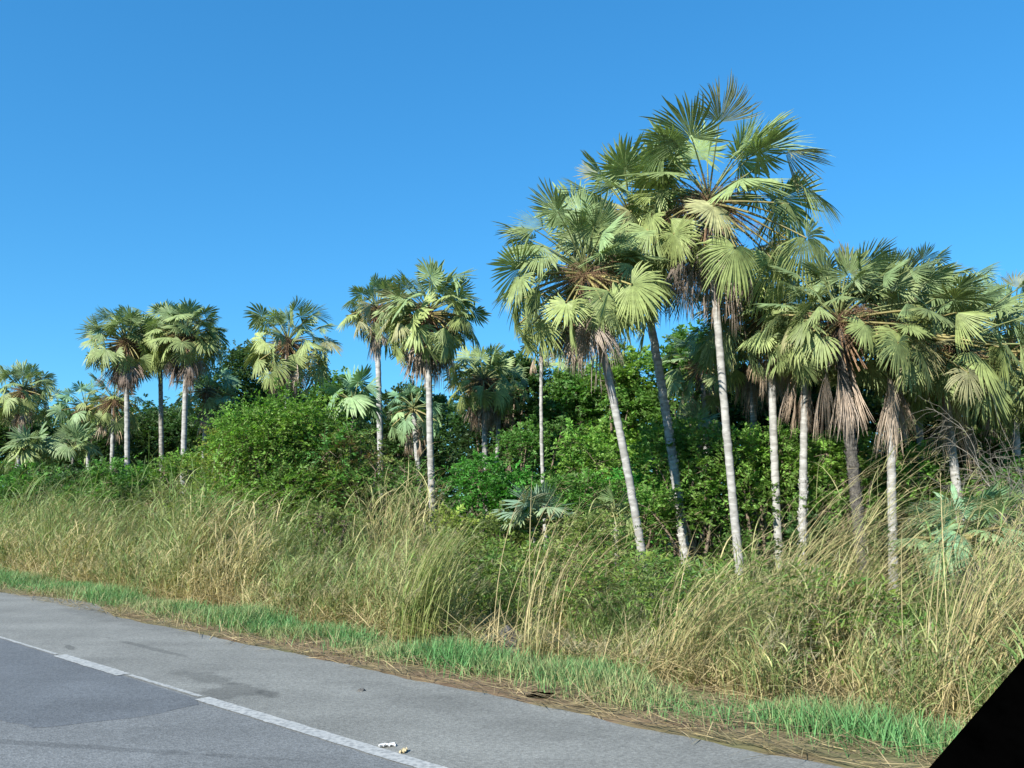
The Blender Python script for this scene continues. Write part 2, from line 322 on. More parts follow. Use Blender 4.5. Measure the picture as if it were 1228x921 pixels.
def crown(m, dead, stalks, c, Rm, n, rng, nseg=30, wind=(0, 0, 0), emin=-50, emax=86, ndead=14, tint=GREEN, dead_len=None, petf=.65, pet_m=None, deadcol=None, gap=.6, hang=1.0, bundle=False):
    c = np.asarray(c, float); g = math.pi * (3 - math.sqrt(5)); a0 = rng.uniform(0, 6.28)
    smax, smin = math.sin(math.radians(emax)), math.sin(math.radians(emin))
    for i in range(n):
        f = (i + .5) / n; se = smax + (smin - smax) * f
        el = math.asin(np.clip(se, -1, 1)) + rng.normal(0, .10); az = a0 + g * i + rng.normal(0, .18)
        d = unit(np.array([math.cos(el) * math.cos(az), math.cos(el) * math.sin(az), math.sin(el)]) + np.array(wind) * .5)
        age = f
        if -d[1] > .62 and -.22 < el < .8 and rng.uniform() < gap: continue
        pet = Rm * petf * rng.uniform(.66, 1.14); bl = Rm * (1 - petf) * rng.uniform(.72, 1.12)
        if el > 1.15: pet *= .8
        wf = 1 + 1.2 * (wind[0] * d[0]); pet *= wf; bl *= (1 + wf) / 2
        bend = np.clip(.0 + 1.0 * age + rng.normal(0, .3), -.3, 1.5)
        dr = np.clip(.02 + .42 * age + rng.normal(0, .12), 0, .8)
        mix = rng.uniform(0, 1)
        col = tint * (1 - mix * .45) + (YGREEN if age > .45 else BLUEG * 1.1) * mix * .45
        if rng.uniform() < .06: col = col * .6 + DEADC * .4
        folded = rng.uniform() < .28
        pc = (.29, .255, .10) if age > .55 else (.20, .235, .09)
        add_leaf(m, c + d * .04 + np.array([0, 0, .12 * (1 - f)]), d, pet, bl, bend, dr, nseg, rng, col, span=(1.2 if folded else rng.uniform(1.9, 2.5)),
                 cup=(1.1 if folded else rng.uniform(.1, .55)), sag=rng.uniform(.05, .22), petcol=pc, pet_m=pet_m, prad=.016 if age < .55 else .024)
    for i in range(ndead):
        az = a0 + g * i * 1.3 + rng.normal(0, .3); el = math.radians(rng.uniform(-84, -40) - (8 if hang > 1 else 0))
        d = np.array([math.cos(el) * math.cos(az), math.cos(el) * math.sin(az), math.sin(el)])
        k = rng.uniform(); col = DEADC * k + DEADG * (1 - k)
        if deadcol is not None: col = col * .3 + np.array(deadcol) * .7
        add_leaf(dead, c + np.array([0, 0, -.15 - .3 * rng.uniform()]), d, Rm * .40 * rng.uniform(.6, 1.15), Rm * .42 * hang * rng.uniform(.75, 1.2),
                 rng.uniform(.0, .25), rng.uniform(.3, .9), max(12, nseg // 2), rng, col, span=rng.uniform(.13, .26) if bundle else rng.uniform(.22, .6), cup=1.6 if bundle else 1.3, sag=.05,
                 petcol=col * .8, prad=.014)
    if stalks is not None:
        k = 26; az = rng.uniform(0, 6.28, k); el = np.radians(rng.uniform(-80, -50, k)); t = np.linspace(0, 1, 4)[None, :, None]
        d = np.stack([np.cos(el) * np.cos(az), np.cos(el) * np.sin(az), np.sin(el)], -1)[:, None]
        P = c + d * Rm * rng.uniform(.3, .6, k)[:, None, None] * t; V, q = tubes(P, np.broadcast_to(np.linspace(.022, .012, 4), (k, 4)), 4); stalks.add(V, q, (1, 1, 1))
        k = 44; az = rng.uniform(0, 6.28, k); el = np.radians(rng.uniform(-25, 50, k)); t = np.linspace(0, 1, 7)[None, :, None]
        d = np.stack([np.cos(el) * np.cos(az), np.cos(el) * np.sin(az), np.sin(el)], -1)[:, None]
        Ls = Rm * rng.uniform(.3, .62, k)[:, None, None]
        P = c + d * Ls * t + np.array([0, 0, -1]) * Ls * .55 * t ** 2.2
        V, q = tubes(P, np.broadcast_to(np.linspace(.009, .003, 7), (k, 7)), 3); stalks.add(V, q, (1, 1, 1))
        # side branchlets
        b = 6; base = P[:, 2:5].reshape(-1, 3); base = np.repeat(base, b, 0); kk = len(base)
        dd = unit(rng.normal(0, 1, (kk, 3)) + np.array([0, 0, -.3])); t = np.linspace(0, 1, 4)[None, :, None]
        P = base[:, None] + dd[:, None] * .22 * Rm / 2.2 * t + np.array([0, 0, -.08]) * t ** 2
        V, q = tubes(P, np.broadcast_to(np.linspace(.004, .002, 4), (kk, 4)), 3); stalks.add(V, q, (1, 1, 1))
def palm_trunk(root, pts, r0, r1, mat, rng, scaly=0.0, loc=None):
    """ringed tapering trunk through pts (quadratic), optional old leaf bases over the lowest `scaly` share"""
    n = 90; t = np.linspace(0, 1, n)[:, None]; a, b, c = [np.asarray(p, float) for p in pts]
    mid = b * 2 - (a + c) / 2; P = (1 - t) ** 2 * a + 2 * t * (1 - t) * mid + t ** 2 * c
    tt_ = t[:, 0]; R = r0 + (r1 - r0) * tt_ + .35 * r0 * np.exp(-tt_ * 22)
    R = R * (1 + .035 * np.sin(np.arange(n) * 2.1) + rng.normal(0, .018, n))
    P = P + rng.normal(0, .004, (n, 3)) * [1, 1, 0]
    m = MB(); V, q = tubes(P[None], R[None], 12); m.add(V, q, (1, 1, 1))
    if scaly:
        k = int(520 * scaly); tq = rng.uniform(0, scaly, k) ; ii = np.clip((tq * (n - 1)).astype(int), 0, n - 2)
        az = (np.arange(k) * 2.39996 + rng.normal(0, .1, k)); o = np.stack([np.cos(az), np.sin(az), 0 * az], -1)
        tan = np.stack([-np.sin(az), np.cos(az), 0 * az], -1)
        C = P[ii] + o * R[ii][:, None] * .9; h = rng.uniform(.05, .09, k)[:, None]; ww = r0 * .38
        up = np.array([0, 0, 1.])
        vv = np.stack([C - tan * ww, C + tan * ww, C + tan * ww * .6 + (o * .55 + up) * h, C - tan * ww * .6 + (o * .55 + up) * h,
                       C - tan * ww * .5 + up * h * 1.1 - o * .01, C + tan * ww * .5 + up * h * 1.1 - o * .01], 1)
        idx = np.arange(k * 6).reshape(k, 6)
        f = np.concatenate([idx[:, [0, 1, 2, 3]], idx[:, [3, 2, 5, 4]]]); m.add(vv.reshape(-1, 3), f, (1, 1, 1))
    return m.build('trunk', mat, root, smooth=not scaly), P
def palm(label, base, top, cen, Y, Rpx, rpx, seed, n=56, nseg=40, wind=(0, 0, 0), ndead=14, emin=-50, mat=None, scaly=0.0, tint=GREEN, bow=0, group='carnauba-like fan palms', stalk=True, deadcol=None, petf=.65, dcen=0.0, emax=86, hang=1.0, gap=.6, bundle=False):
    """base, top, cen = photo columns/rows of trunk foot, trunk head and crown centre; Y = metres out"""
    rng = np.random.default_rng(seed)
    g = ground_at(base, Y); tp = W(top[0], top[1], Y); ce = W(cen[0], cen[1], Y + dcen)
    root = empty('fan_palm', g); Rm = Rpx / F * Y
    L = lambda p: np.asarray(p) - g
    mid = (g + ce) / 2 + np.array([bow / F * Y, 0, 0])
    # trunk runs foot -> trunk head -> crown centre
    s = (tp[2] - g[2]) / (ce[2] - g[2]); 
    palm_trunk(root, (L(g), L(g + (ce - g) * .5 + np.array([bow / F * Y, 0, 0])), L(ce - np.array([0, 0, .1]))), rpx / F * Y * .92, rpx / F * Y * .76, mat or M_TRUNK, rng, scaly)
    m, dm, st = MB(), MB(), MB()
    crown(m, dm, st if stalk else None, L(ce), Rm, n, rng, nseg, wind, emin=emin, ndead=ndead, tint=tint, deadcol=deadcol, petf=petf, emax=emax, hang=hang, gap=gap, bundle=bundle)
    m.build('crown', M_PALM, root)
    if ndead: dm.build('dead_fronds', M_DEAD, root)
    if stalk: st.build('flower_stalks', M_STALK, root)
    tag(root, label, 'palm tree', group); return root
DK = GREEN * .8 + BLUEG * .2
WR = (.25, 0, 0)
palm('tallest palm with white trunk, its full crown highest against the sky', 884, (864, 345), (850, 244), 18.0, 150, 5.7, 11, n=74, nseg=52, wind=(.16, 0, .02), ndead=26, hang=.85, bow=-2, deadcol=(.20, .17, .15), emin=-48, gap=.8, tint=GREEN * .9 + YGREEN * .25)
palm('big palm with smooth leaning trunk and brown skirt, left of the tallest palm', 776, (733, 465), (702, 332), 17.2, 126, 5.6, 12, n=74, nseg=48, wind=(-.08, 0, 0), ndead=26, hang=.8, bow=5, emin=-42, gap=.75, deadcol=(.30, .25, .21))
palm('palm with rough scaly leaning trunk, between the tallest palm and the brown-skirted palm', 822, (770, 430), (756, 262), 19.5, 122, 6.2, 13, n=58, ndead=14, bow=6, scaly=.62)
palm('slim shaded palm standing right behind the tallest white trunk', 900, (893, 480), (902, 395), 21.5, 92, 5.0, 14, n=50, ndead=12, mat=M_TRUNKD, scaly=.3, tint=DK)
palm('palm with pale trunk in the shade just right of the tallest palm', 930, (914, 450), (925, 372), 19.0, 98, 5.6, 15, n=70, petf=.7, ndead=8, bow=-3, tint=DK)
palm('palm with thin speckled trunk and small tan skirt above a dark thicket', 953, (957, 505), (965, 418), 18.2, 84, 5.4, 16, n=40, petf=.7, ndead=12, emin=-15, bundle=True, hang=1.25, scaly=.5, tint=DK, deadcol=(.33, .26, .20))
palm('palm with dark shaggy scaly trunk and long tan hanging dead leaves', 1029, (1010, 505), (1006, 388), 16.4, 120, 7.8, 17, n=86, petf=.7, tint=GREEN * .82, ndead=12, emin=-28, bundle=True, hang=1.15, wind=(.2, 0, 0), mat=M_SCALE, scaly=.97, deadcol=(.36, .29, .23))
palm('palm with straight pale grey trunk, right of the shaggy dark trunk', 1060, (1058, 508), (1066, 402), 17.2, 120, 6.0, 18, n=86, petf=.7, tint=GREEN * .85, ndead=13, emin=-28, bundle=True, hang=1.15, wind=(.25, 0, 0), deadcol=(.35, .29, .23))
palm('windblown palm with leaves swept towards the bare shrub', 1150, (1112, 520), (1128, 425), 17.8, 120, 6.0, 19, n=90, petf=.7, ndead=8, emin=-35, bundle=True, hang=1.1, wind=(.35, 0, 0), tint=GREEN * .85)
palm('palm at the right edge behind the bare grey shrub', 1215, (1210, 480), (1212, 420), 20.5, 100, 5.0, 20, n=74, petf=.7, ndead=8, wind=(.2, 0, 0))
palm('palm crown filling the gap behind the straight grey trunk and the windblown palm', 1100, (1098, 500), (1096, 372), 20.5, 92, 4.6, 50, n=74, petf=.7, ndead=8, wind=(.2, 0, 0), tint=DK)
palm('lone slender palm with white trunk rising out of the tall grass', 524, (509, 450), (514, 378), 25, 76, 4.8, 21, n=80, ndead=36, hang=.9, bow=-2, emin=-42, nseg=26, deadcol=(.28, .24, .2))
palm('smaller palm half hidden behind the lone slender white-trunked palm', 462, (458, 430), (452, 372), 31, 52, 4.2, 22, n=51, nseg=28, ndead=12)
palm('squat palm with two-tone skirt, right behind the lone slender palm', 584, (582, 490), (580, 458), 29, 56, 4.0, 23, n=51, nseg=28, ndead=24, emin=-35)
palm('small palm with thin stem leaning beside the squat palm', 590, (591, 500), (600, 468), 30, 40, 3.0, 24, n=26, nseg=18, ndead=8)
palm('very thin tall palm with drooping small crown beneath the big left-leaning crown', 657, (648, 425), (650, 398), 22, 40, 2.6, 25, n=22, nseg=20, ndead=4, bow=-4, stalk=False)
palm('distant small palm whose short white stem shows right of the thin tall palm', 705, (700, 470), (698, 452), 31, 40, 3.2, 26, n=28, nseg=18, ndead=10)
palm('distant small palm in the dark thicket behind the thin tall palm', 674, (676, 480), (674, 455), 33, 38, 3.0, 27, n=26, nseg=18, ndead=10)
palm('left palm of the tight trio, with purplish-brown skirt and pale trunk', 161, (161, 478), (152, 412), 34, 56, 3.6, 28, n=83, nseg=30, ndead=44, emin=-30, deadcol=(.26, .2, .18))
palm('middle palm of the tight trio, with dark trunk', 202, (196, 460), (192, 398), 35.5, 50, 3.2, 29, n=51, nseg=28, ndead=10, mat=M_TRUNKD)
palm('right palm of the tight trio, with reddish flower stalks and whitish trunk', 224, (220, 450), (224, 405), 33.5, 54, 3.8, 30, n=86, nseg=30, ndead=40, emin=-30, deadcol=(.28, .22, .19))
palm('broad palm crown rising above the bright feathery bush', 346, (346, 470), (345, 412), 33, 66, 4.0, 31, n=59, nseg=30, ndead=12, wind=(.05, 0, 0))
palm('round palm crown at the far left edge against the sky', 24, (24, 520), (28, 470), 38, 46, 3.4, 32, n=59, nseg=28, ndead=12)
palm('small palm with short white stem just left of the trio', 140, (139, 512), (136, 482), 36, 42, 2.8, 33, n=34, nseg=18, ndead=10, tint=GREEN * .9)
palm('small palm with grey stem between the left edge palm and the trio', 120, (121, 530), (102, 490), 38, 42, 2.8, 34, n=34, nseg=18, ndead=8, tint=BLUEG * 1.3)
palm('low palm crown behind the trio, towards the dark tree', 245, (245, 520), (248, 470), 38, 46, 3.0, 35, n=34, nseg=18, ndead=10, tint=BLUEG * 1.2)
palm('palm with drooping lower leaves tucked under the lone slender palm', 513, (508, 520), (496, 492), 27.5, 46, 4.0, 36, n=30, nseg=20, ndead=12, tint=BLUEG * 1.4, stalk=False)
palm('low palm crown in the shade behind the tallest palm trunk', 850, (850, 470), (842, 440), 25, 62, 4.0, 37, n=34, nseg=22, ndead=8, tint=DK)
def young_palm(label, px, py, Y, Rpx, seed, n=16, tint=GREEN * .75 + BLUEG * .3, emin=8, nseg=26):
    rng = np.random.default_rng(seed); g = ground_at(px, Y); root = empty('young_palm', g)
    m, dm = MB(), MB(); c = W(px, py, Y) - g; Rm = Rpx / F * Y
    crown(m, dm, None, c, Rm, n, rng, nseg, emin=emin, ndead=0, tint=tint, petf=.5)
    m.build('crown', M_PALM, root)
    palm_trunk(root, ((0, 0, -.05), tuple(c * .5), tuple(c)), .035, .025, M_TRUNKD, rng, .9)
    tag(root, label, 'young palm', 'young fan palms without a trunk'); return root
young_palm('young palm with bluish fans behind the feathery bush, left of the slender palm', 424, 486, 21.5, 56, 41, n=13, emin=18, tint=BLUEG * 1.2)
young_palm('young palm with pale blue-grey fans at the foot of the very thin palm', 640, 632, 16.5, 64, 42, n=13, emin=24, tint=np.array([.17, .26, .18]))
young_palm('young shaded palm in the thicket beside the leaning smooth trunk', 738, 622, 18.5, 40, 43, n=14)
young_palm('young palm half buried in tall dry grass near the bare shrub', 1150, 652, 11, 84, 44, n=18, tint=BLUEG * 1.5)
young_palm('young palm with dark green fans at the far left above the hedge', 36, 545, 33, 44, 45, n=22, tint=DK)
young_palm('young palm in the shrubs between the left edge and the trio', 88, 540, 33, 40, 46, n=20)
young_palm('young palm with light fans in the thicket between the scaly trunk and tallest trunk', 838, 520, 22, 40, 47, n=16, tint=GREEN)
young_palm('young palm low in the dry grass at the right edge', 1214, 655, 11, 80, 48, n=16, tint=GREEN)

# ------------------------------------------------------------------ bushes and trees with small leaves
def leaves(C, A, S, Ln, Wd):
    """folded pointed leaflets: centre-base C, axis A, side S (n,3)"""
    n = len(C); Nn = np.cross(A, S)
    Ln = Ln[:, None]; Wd = Wd[:, None]
    v = np.stack([C, C + A * Ln * .45 + S * Wd * .5 + Nn * Wd * .16, C + A * Ln, C + A * Ln * .45 - S * Wd * .5 + Nn * Wd * .16], 1)
    idx = np.arange(n * 4).reshape(n, 4)
    return v.reshape(-1, 3), np.concatenate([idx[:, [0, 1, 2]], idx[:, [0, 2, 3]]])
def sprays(m, B, D, L, k, ll, lw, col, rng, sag=.35):
    """twigs at B along D with k leaflets each"""
    n = len(B); t = rng.uniform(.12, 1.0, (n, k)); s = np.where(np.arange(k) % 2, 1., -1.)[None]
    side = unit(np.cross(D, np.array([0, 0, 1.]) + rng.normal(0, .35, (n, 3))))
    P = B[:, None] + D[:, None] * (L[:, None] * t)[..., None] - np.array([0, 0, 1.]) * (sag * L[:, None] * t ** 2)[..., None]
    A = unit(D[:, None] * .55 + side[:, None] * s[..., None] * .9 + rng.normal(0, .28, (n, k, 3)) + np.array([0, 0, -.15]))
    nr = unit(np.cross(D, side)[:, None] + rng.normal(0, .45, (n, k, 3)))
    S = unit(np.cross(A, nr))
    c = col[:, None] * rng.uniform(.75, 1.25, (n, k, 1))
    v, f = leaves(P.reshape(-1, 3), A.reshape(-1, 3), S.reshape(-1, 3), rng.uniform(.55, 1.4, n * k) * ll, rng.uniform(.6, 1.4, n * k) * lw)
    m.add(v, f, np.repeat(c.reshape(-1, 3), 4, 0))
    Q = B[:, None] + D[:, None] * (L[:, None] * np.array([0, .5, 1.])[None])[..., None] - np.array([0, 0, 1.]) * (sag * L[:, None] * np.array([0, .25, 1])[None])[..., None]
    v, f = ribbons(Q, np.full((n, 3), .008), side); m.add(v, f, (.10, .08, .04))
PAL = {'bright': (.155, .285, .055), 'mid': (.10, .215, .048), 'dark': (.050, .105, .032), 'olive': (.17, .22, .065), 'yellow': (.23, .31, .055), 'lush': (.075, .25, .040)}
def bush(label, name, cat, px, top, wpx, Y, seed, pal='mid', nlobe=16, dens=1.0, ll=.10, lw=.045, low=.22, group='leafy shrubs behind the grass', spl=.42, depth=None, brown=0.0):
    rng = np.random.default_rng(seed); g = ground_at(px, Y); tz = W(px, top, Y)[2] - g[2]
    w = wpx / F * Y / 2; dp = depth or w * .8
    root = empty(name, g)
    # lobes
    th = rng.uniform(0, 6.283, nlobe); rr = np.sqrt(rng.uniform(0, 1, nlobe)) * .78
    z = rng.uniform(low, .86, nlobe); z[:3] = (.82, .72, .84); rr[:3] *= .5
    taper = np.sqrt(np.clip(1 - ((z - .42) / .62) ** 2, .1, 1))
    C = np.stack([np.cos(th) * rr * w * taper, np.sin(th) * rr * dp * taper, z * tz], -1)
    Rl = rng.uniform(.18, .42, nlobe) * min(w, tz * .6)
    C[:, 2] = np.minimum(C[:, 2], tz - Rl * .8)
    base = np.array(PAL[pal]); M = MB()
    per = np.maximum(20, (dens * 66 * (Rl / .5) ** 2 / (ll / .1) ** 1.3)).astype(int)
    for i in range(nlobe):
        n = per[i]; d = unit(rng.normal(0, 1, (n, 3)) * [1, 1, .8] + [0, 0, .22]); rad = Rl[i] * rng.uniform(.45, 1.0, (n, 1)) ** .6
        off = d * rad * [1.15, 1.15, .8]; off *= (1 + .75 * np.array([noise.noise(tuple(q * 2.2 + seed + i)) for q in d]))[:, None]
        B = C[i] + off; B[:, 2] = np.maximum(B[:, 2], .05)
        far_ = rng.uniform(size=n) < .06; B[far_] = C[i] + (B[far_] - C[i]) * 1.35
        D = unit(d + rng.normal(0, .5, (n, 3)) + [0, 0, .4])
        lc = base * rng.uniform(.75, 1.3) * (1 + rng.normal(0, .06, 3)); cc = lc * rng.uniform(.8, 1.2, (n, 1))
        if brown: 
            bm_ = rng.uniform(0, 1, n) < brown; cc[bm_] = np.array([.16, .11, .06]) * rng.uniform(.7, 1.2, (bm_.sum(), 1))
        sprays(M, B, D, spl * rng.uniform(.6, 1.25, n) * (.6 + .4 * min(1, tz / 3)), 14, ll, lw, cc, rng)
    M.build('crown' if name.endswith('tree') else 'foliage', M_BUSH, root)
    # stems
    K = nlobe; b0 = rng.normal(0, .12, (K, 3)) * [w, dp, 0]; t = np.linspace(0, 1, 7)[None, :, None]
    mid = (b0 + C) / 2 + rng.normal(0, .12, (K, 3)) * w + [0, 0, .12 * tz]
    P = (1 - t) ** 2 * b0[:, None] + 2 * t * (1 - t) * mid[:, None] + t ** 2 * C[:, None]
    P[:, 0, 2] = -.08
    r0 = .018 + .012 * tz; T = MB(); v, f = tubes(P, np.broadcast_to(np.linspace(r0, .012, 7), (K, 7)), 5); T.add(v, f, (1, 1, 1))
    E = np.repeat(C, 5, 0); EE = E + unit(rng.normal(0, 1, E.shape) + [0, 0, .3]) * np.repeat(Rl, 5)[:, None] * .95
    P = E[:, None] + (EE - E)[:, None] * np.linspace(0, 1, 3)[None, :, None]; v, f = tubes(P, np.broadcast_to(np.linspace(.012, .004, 3), (len(E), 3)), 3); T.add(v, f, (1, 1, 1))
    T.build('trunk' if name.endswith('tree') else 'stem', M_BARK, root)
    tag(root, label, cat, group); return root
BT = 'broadleaf trees behind the palms'
for i, (lab, px, top, w, Y, pal, low) in enumerate([
    ('dark evergreen tree right of the trio of distant palms, touching the sky', 288, 396, 120, 41, 'dark', .2),
    ('dark rounded tree between the slender palm and the big leaning palm', 606, 408, 130, 33, 'dark', .2),
    ('tall green tree filling the gap between the two biggest palm crowns', 826, 362, 130, 28, 'mid', .2),
    ('sunlit yellow-green tree behind the scaly leaning trunk', 752, 405, 130, 29, 'bright', .15),
    ('green treetop visible between the very thin palm and the brown-skirted palm', 690, 425, 110, 30, 'mid', .15),
    ('dark tree behind the tan-skirted palms on the right', 985, 430, 190, 25, 'dark', .25),
    ('green tree behind the bare grey shrub at the right edge', 1190, 450, 150, 22, 'mid', .15),
    ('low dark tree at the far left edge behind the young palms', 30, 492, 150, 47, 'dark', .1),
    ('dark tree behind the small palms left of the trio', 122, 486, 120, 46, 'dark', .1),
    ('small green treetop between the broad palm and the hidden palm', 408, 428, 100, 38, 'mid', .2),
    ('dark tree behind the lone slender palm trunk', 492, 452, 130, 35, 'dark', .15),
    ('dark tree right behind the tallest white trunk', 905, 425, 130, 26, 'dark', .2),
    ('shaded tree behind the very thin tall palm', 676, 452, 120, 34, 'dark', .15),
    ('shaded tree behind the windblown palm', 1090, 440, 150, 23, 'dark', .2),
    ('dark tree below the broad palm crown', 342, 440, 110, 39, 'dark', .1),
    ('dark low tree behind the trunks of the palm trio', 200, 486, 120, 43, 'dark', .1),
]):
    bush(lab, 'broadleaf_tree', 'tree', px, top, w, Y, 100 + i, pal, nlobe=26, dens=1.5, ll=.15, lw=.075, low=low, group=BT, spl=.5)
SH = 'leafy shrubs behind the grass'
for i, (lab, px, top, w, Y, pal, kw) in enumerate([
    ('big bright feathery shrub in front of the broad palm', 345, 468, 175, 20.5, 'bright', dict(nlobe=30, dens=1.6, spl=.62, ll=.09, lw=.04)),
    ('feathery shrub with brown dead sprigs, left of the slender trunk', 425, 512, 120, 20, 'olive', dict(nlobe=18, ll=.09, lw=.035, brown=.3)),
    ('bright shrub with upright sprays at the right shoulder of the big feathery shrub', 415, 488, 120, 20, 'mid', dict(nlobe=20, spl=.6, ll=.09, lw=.035)),
    ('yellowish green shrub at the left shoulder of the big feathery shrub', 278, 500, 100, 21, 'yellow', dict(nlobe=18, spl=.6, ll=.08, lw=.035)),
    ('green shrub against the left flank of the big feathery shrub', 276, 515, 100, 23, 'mid', dict()),
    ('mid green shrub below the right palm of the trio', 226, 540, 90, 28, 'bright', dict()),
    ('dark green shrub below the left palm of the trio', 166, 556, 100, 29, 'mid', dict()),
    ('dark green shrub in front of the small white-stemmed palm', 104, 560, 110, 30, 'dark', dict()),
    ('dense dark shrub at the left edge of the view', 34, 556, 120, 31, 'mid', dict()),
    ('lush vine-covered mound right of the slender white trunk', 578, 540, 130, 22.5, 'lush', dict(nlobe=20, low=.1)),
    ('yellow-green shrub between the slender trunk and the vine mound', 552, 612, 80, 20, 'yellow', dict()),
    ('round green shrub behind the very thin palm stem', 640, 497, 120, 25, 'mid', dict(nlobe=18)),
    ('bright green shrub behind the leaning smooth trunk', 706, 502, 120, 23.5, 'bright', dict(nlobe=18)),
    ('lush shrub between the two leaning trunks', 760, 560, 100, 21, 'lush', dict(low=.1)),
    ('flat-topped leafy shrub between the scaly trunk and the tallest trunk', 826, 500, 150, 20.0, 'bright', dict(nlobe=20, low=.35)),
    ('leafy canopy shrub right of the tallest trunk, above a dark hollow', 922, 500, 130, 19.8, 'bright', dict(nlobe=20, low=.45)),
    ('leafy canopy shrub behind the shaggy dark trunk', 1010, 508, 130, 18.8, 'bright', dict(nlobe=20, low=.45)),
    ('leafy canopy shrub right of the straight grey trunk', 1096, 522, 130, 18.8, 'bright', dict(nlobe=20, low=.35)),
    ('green shrub under the bare grey branches at the right edge', 1196, 540, 120, 18, 'mid', dict(nlobe=18, low=.2)),
    ('grassy green shrub in front of the vine mound', 600, 618, 110, 16.5, 'olive', dict(low=.05, ll=.08)),
    ('green shrub around the foot of the leaning smooth trunk', 706, 618, 130, 15.8, 'olive', dict(low=.05, ll=.09, lw=.03)),
    ('low green shrub around the foot of the scaly trunk', 845, 690, 110, 16.5, 'mid', dict(low=.05, ll=.08)),
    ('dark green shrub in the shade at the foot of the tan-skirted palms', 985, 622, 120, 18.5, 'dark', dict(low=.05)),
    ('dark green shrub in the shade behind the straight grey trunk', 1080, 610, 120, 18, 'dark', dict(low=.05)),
    ('green shrub in tall grass below the young blue-grey palm', 660, 655, 80, 14, 'olive', dict(low=.05, ll=.08)),
    ('low green shrub in the grass in front of the feathery shrub', 300, 575, 110, 20, 'olive', dict(low=.05, ll=.08)),
    ('dark green shrub behind the grass left of the slender trunk', 462, 560, 80, 26, 'mid', dict(low=.05)),
    ('dark leafy weed clump poking from the grass left of the feathery shrub', 262, 592, 70, 18.5, 'mid', dict(low=.1, ll=.07, lw=.025)),
    ('grey-green weed clump in the grass below the brown-sprigged shrub', 395, 596, 90, 16, 'olive', dict(low=.05, ll=.07, lw=.02)),
    ('leafy weed clump between the yellow-green tussock and the slender trunk', 545, 640, 80, 13.5, 'olive', dict(low=.05, ll=.07, lw=.02)),
    ('full green shrub filling the view between the very thin stem and the leaning smooth trunk', 690, 560, 120, 20.5, 'mid', dict(nlobe=20, low=.08)),
    ('full green shrub behind and left of the tallest trunk foot', 850, 585, 110, 20, 'mid', dict(nlobe=18, low=.08)),
    ('sunlit shrub between the shaggy dark trunk and the straight grey trunk', 1045, 560, 100, 19.0, 'bright', dict(nlobe=18, low=.3)),
    ('green shrub in front of the small palms between left edge and trio', 130, 545, 90, 27, 'mid', dict(nlobe=16, low=.1)),
    ('green shrub behind the lone slender trunk, left of the vine mound', 500, 545, 90, 27.5, 'mid', dict(nlobe=18, low=.08)),
    ('brownish green shrub behind the grass at the left', 205, 580, 80, 25, 'olive', dict(low=.05, brown=.3)),
]):
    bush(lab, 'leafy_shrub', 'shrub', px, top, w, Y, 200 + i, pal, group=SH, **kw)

# bare grey shrub at the right edge
def bare_shrub():
    rng = np.random.default_rng(77); g = ground_at(1252, 13.5); root = empty('bare_shrub', g); m = MB(); tips = []
    def grow(p, d, L, r, k):
        n = 6; P = [p]
        for i in range(n):
            d = unit(d + rng.normal(0, .16, 3) + np.array([-.02, 0, .0 if k < 2 else -.06])); P.append(P[-1] + d * L / n)
        P = np.array(P); v, f = tubes(P[None], np.linspace(r, r * .55, n + 1)[None], 5 if k < 2 else 3); m.add(v, f, (1, 1, 1))
        if k >= 4: tips.append((P[-1], d)); return
        for j in range(4 if k else 8):
            q = P[rng.integers(2, n + 1)]; dd = unit(d * .8 + rng.normal(0, .55, 3)); grow(q, dd, L * rng.uniform(.55, .85), r * .55, k + 1)
    for s in range(4):
        grow(rng.normal(0, .15, 3) * [1, 1, 0], unit(np.array([-.45 + .2 * s, rng.normal(0, .25), 1.15])), 1.7, .03, 0)
    m.build('branch', M_TWIG, root)
    B = np.array([t[0] for t in tips]); D = np.array([t[1] for t in tips]); k = rng.uniform(size=len(B)) < .5; B, D = B[k], D[k]
    fm = MB(); sprays(fm, B, D, np.full(len(B), .22), 6, .055, .02, np.tile(np.array([.16, .17, .08]), (len(B), 1)), rng)
    fm.build('foliage', M_BUSH, root)
    tag(root, 'nearly leafless shrub with pale grey twigs at the right edge', 'shrub')
bare_shrub()

# far wood and undergrowth
rng = np.random.default_rng(301)
m = MB(); n = 19000; t = rng.uniform(-25, 90, n); l = rng.uniform(30, 37, n)
hh = np.array([5.6 + .055 * max(0, a) + 1.6 * noise.noise((a * .18, 2, 0)) + .9 * noise.noise((a * .6, 5, 0)) for a in t]); z = rng.uniform(0, 1, n) ** .8 * hh - .5
B = np.stack([U[0] * t + N[0] * l, U[1] * t + N[1] * l, z], -1); D = unit(rng.normal(0, 1, (n, 3)) + [-.3, -.5, .4])
cc = np.tile(np.array(PAL['dark']), (n, 1)) * rng.uniform(.8, 1.4, (n, 1)); sprays(m, B, D, np.full(n, .8), 12, .27, .15, cc, rng)
tag(m.build('far_woods', M_BUSH), 'dark far wood closing the view behind the palms', 'woods', kind='stuff')
m = MB(); n = 9000; t = rng.uniform(-8, 62, n); l = rng.uniform(10.5, 24, n)
z = gz(l) + rng.uniform(0, .9, n); B = np.stack([U[0] * t + N[0] * l, U[1] * t + N[1] * l, z], -1); D = unit(rng.normal(0, 1, (n, 3)) + [0, 0, .8])
k = rng.uniform(0, 1, (n, 1)); cc = (np.array(PAL['mid']) * k + np.array(PAL['olive']) * (1 - k)); sprays(m, B, D, np.full(n, .45), 12, .09, .04, cc, rng)
n = 7500; t = rng.uniform(-3, 26, n); l = rng.uniform(8.4, 12, n); B = np.stack([U[0] * t + N[0] * l, U[1] * t + N[1] * l, gz(l)], -1)
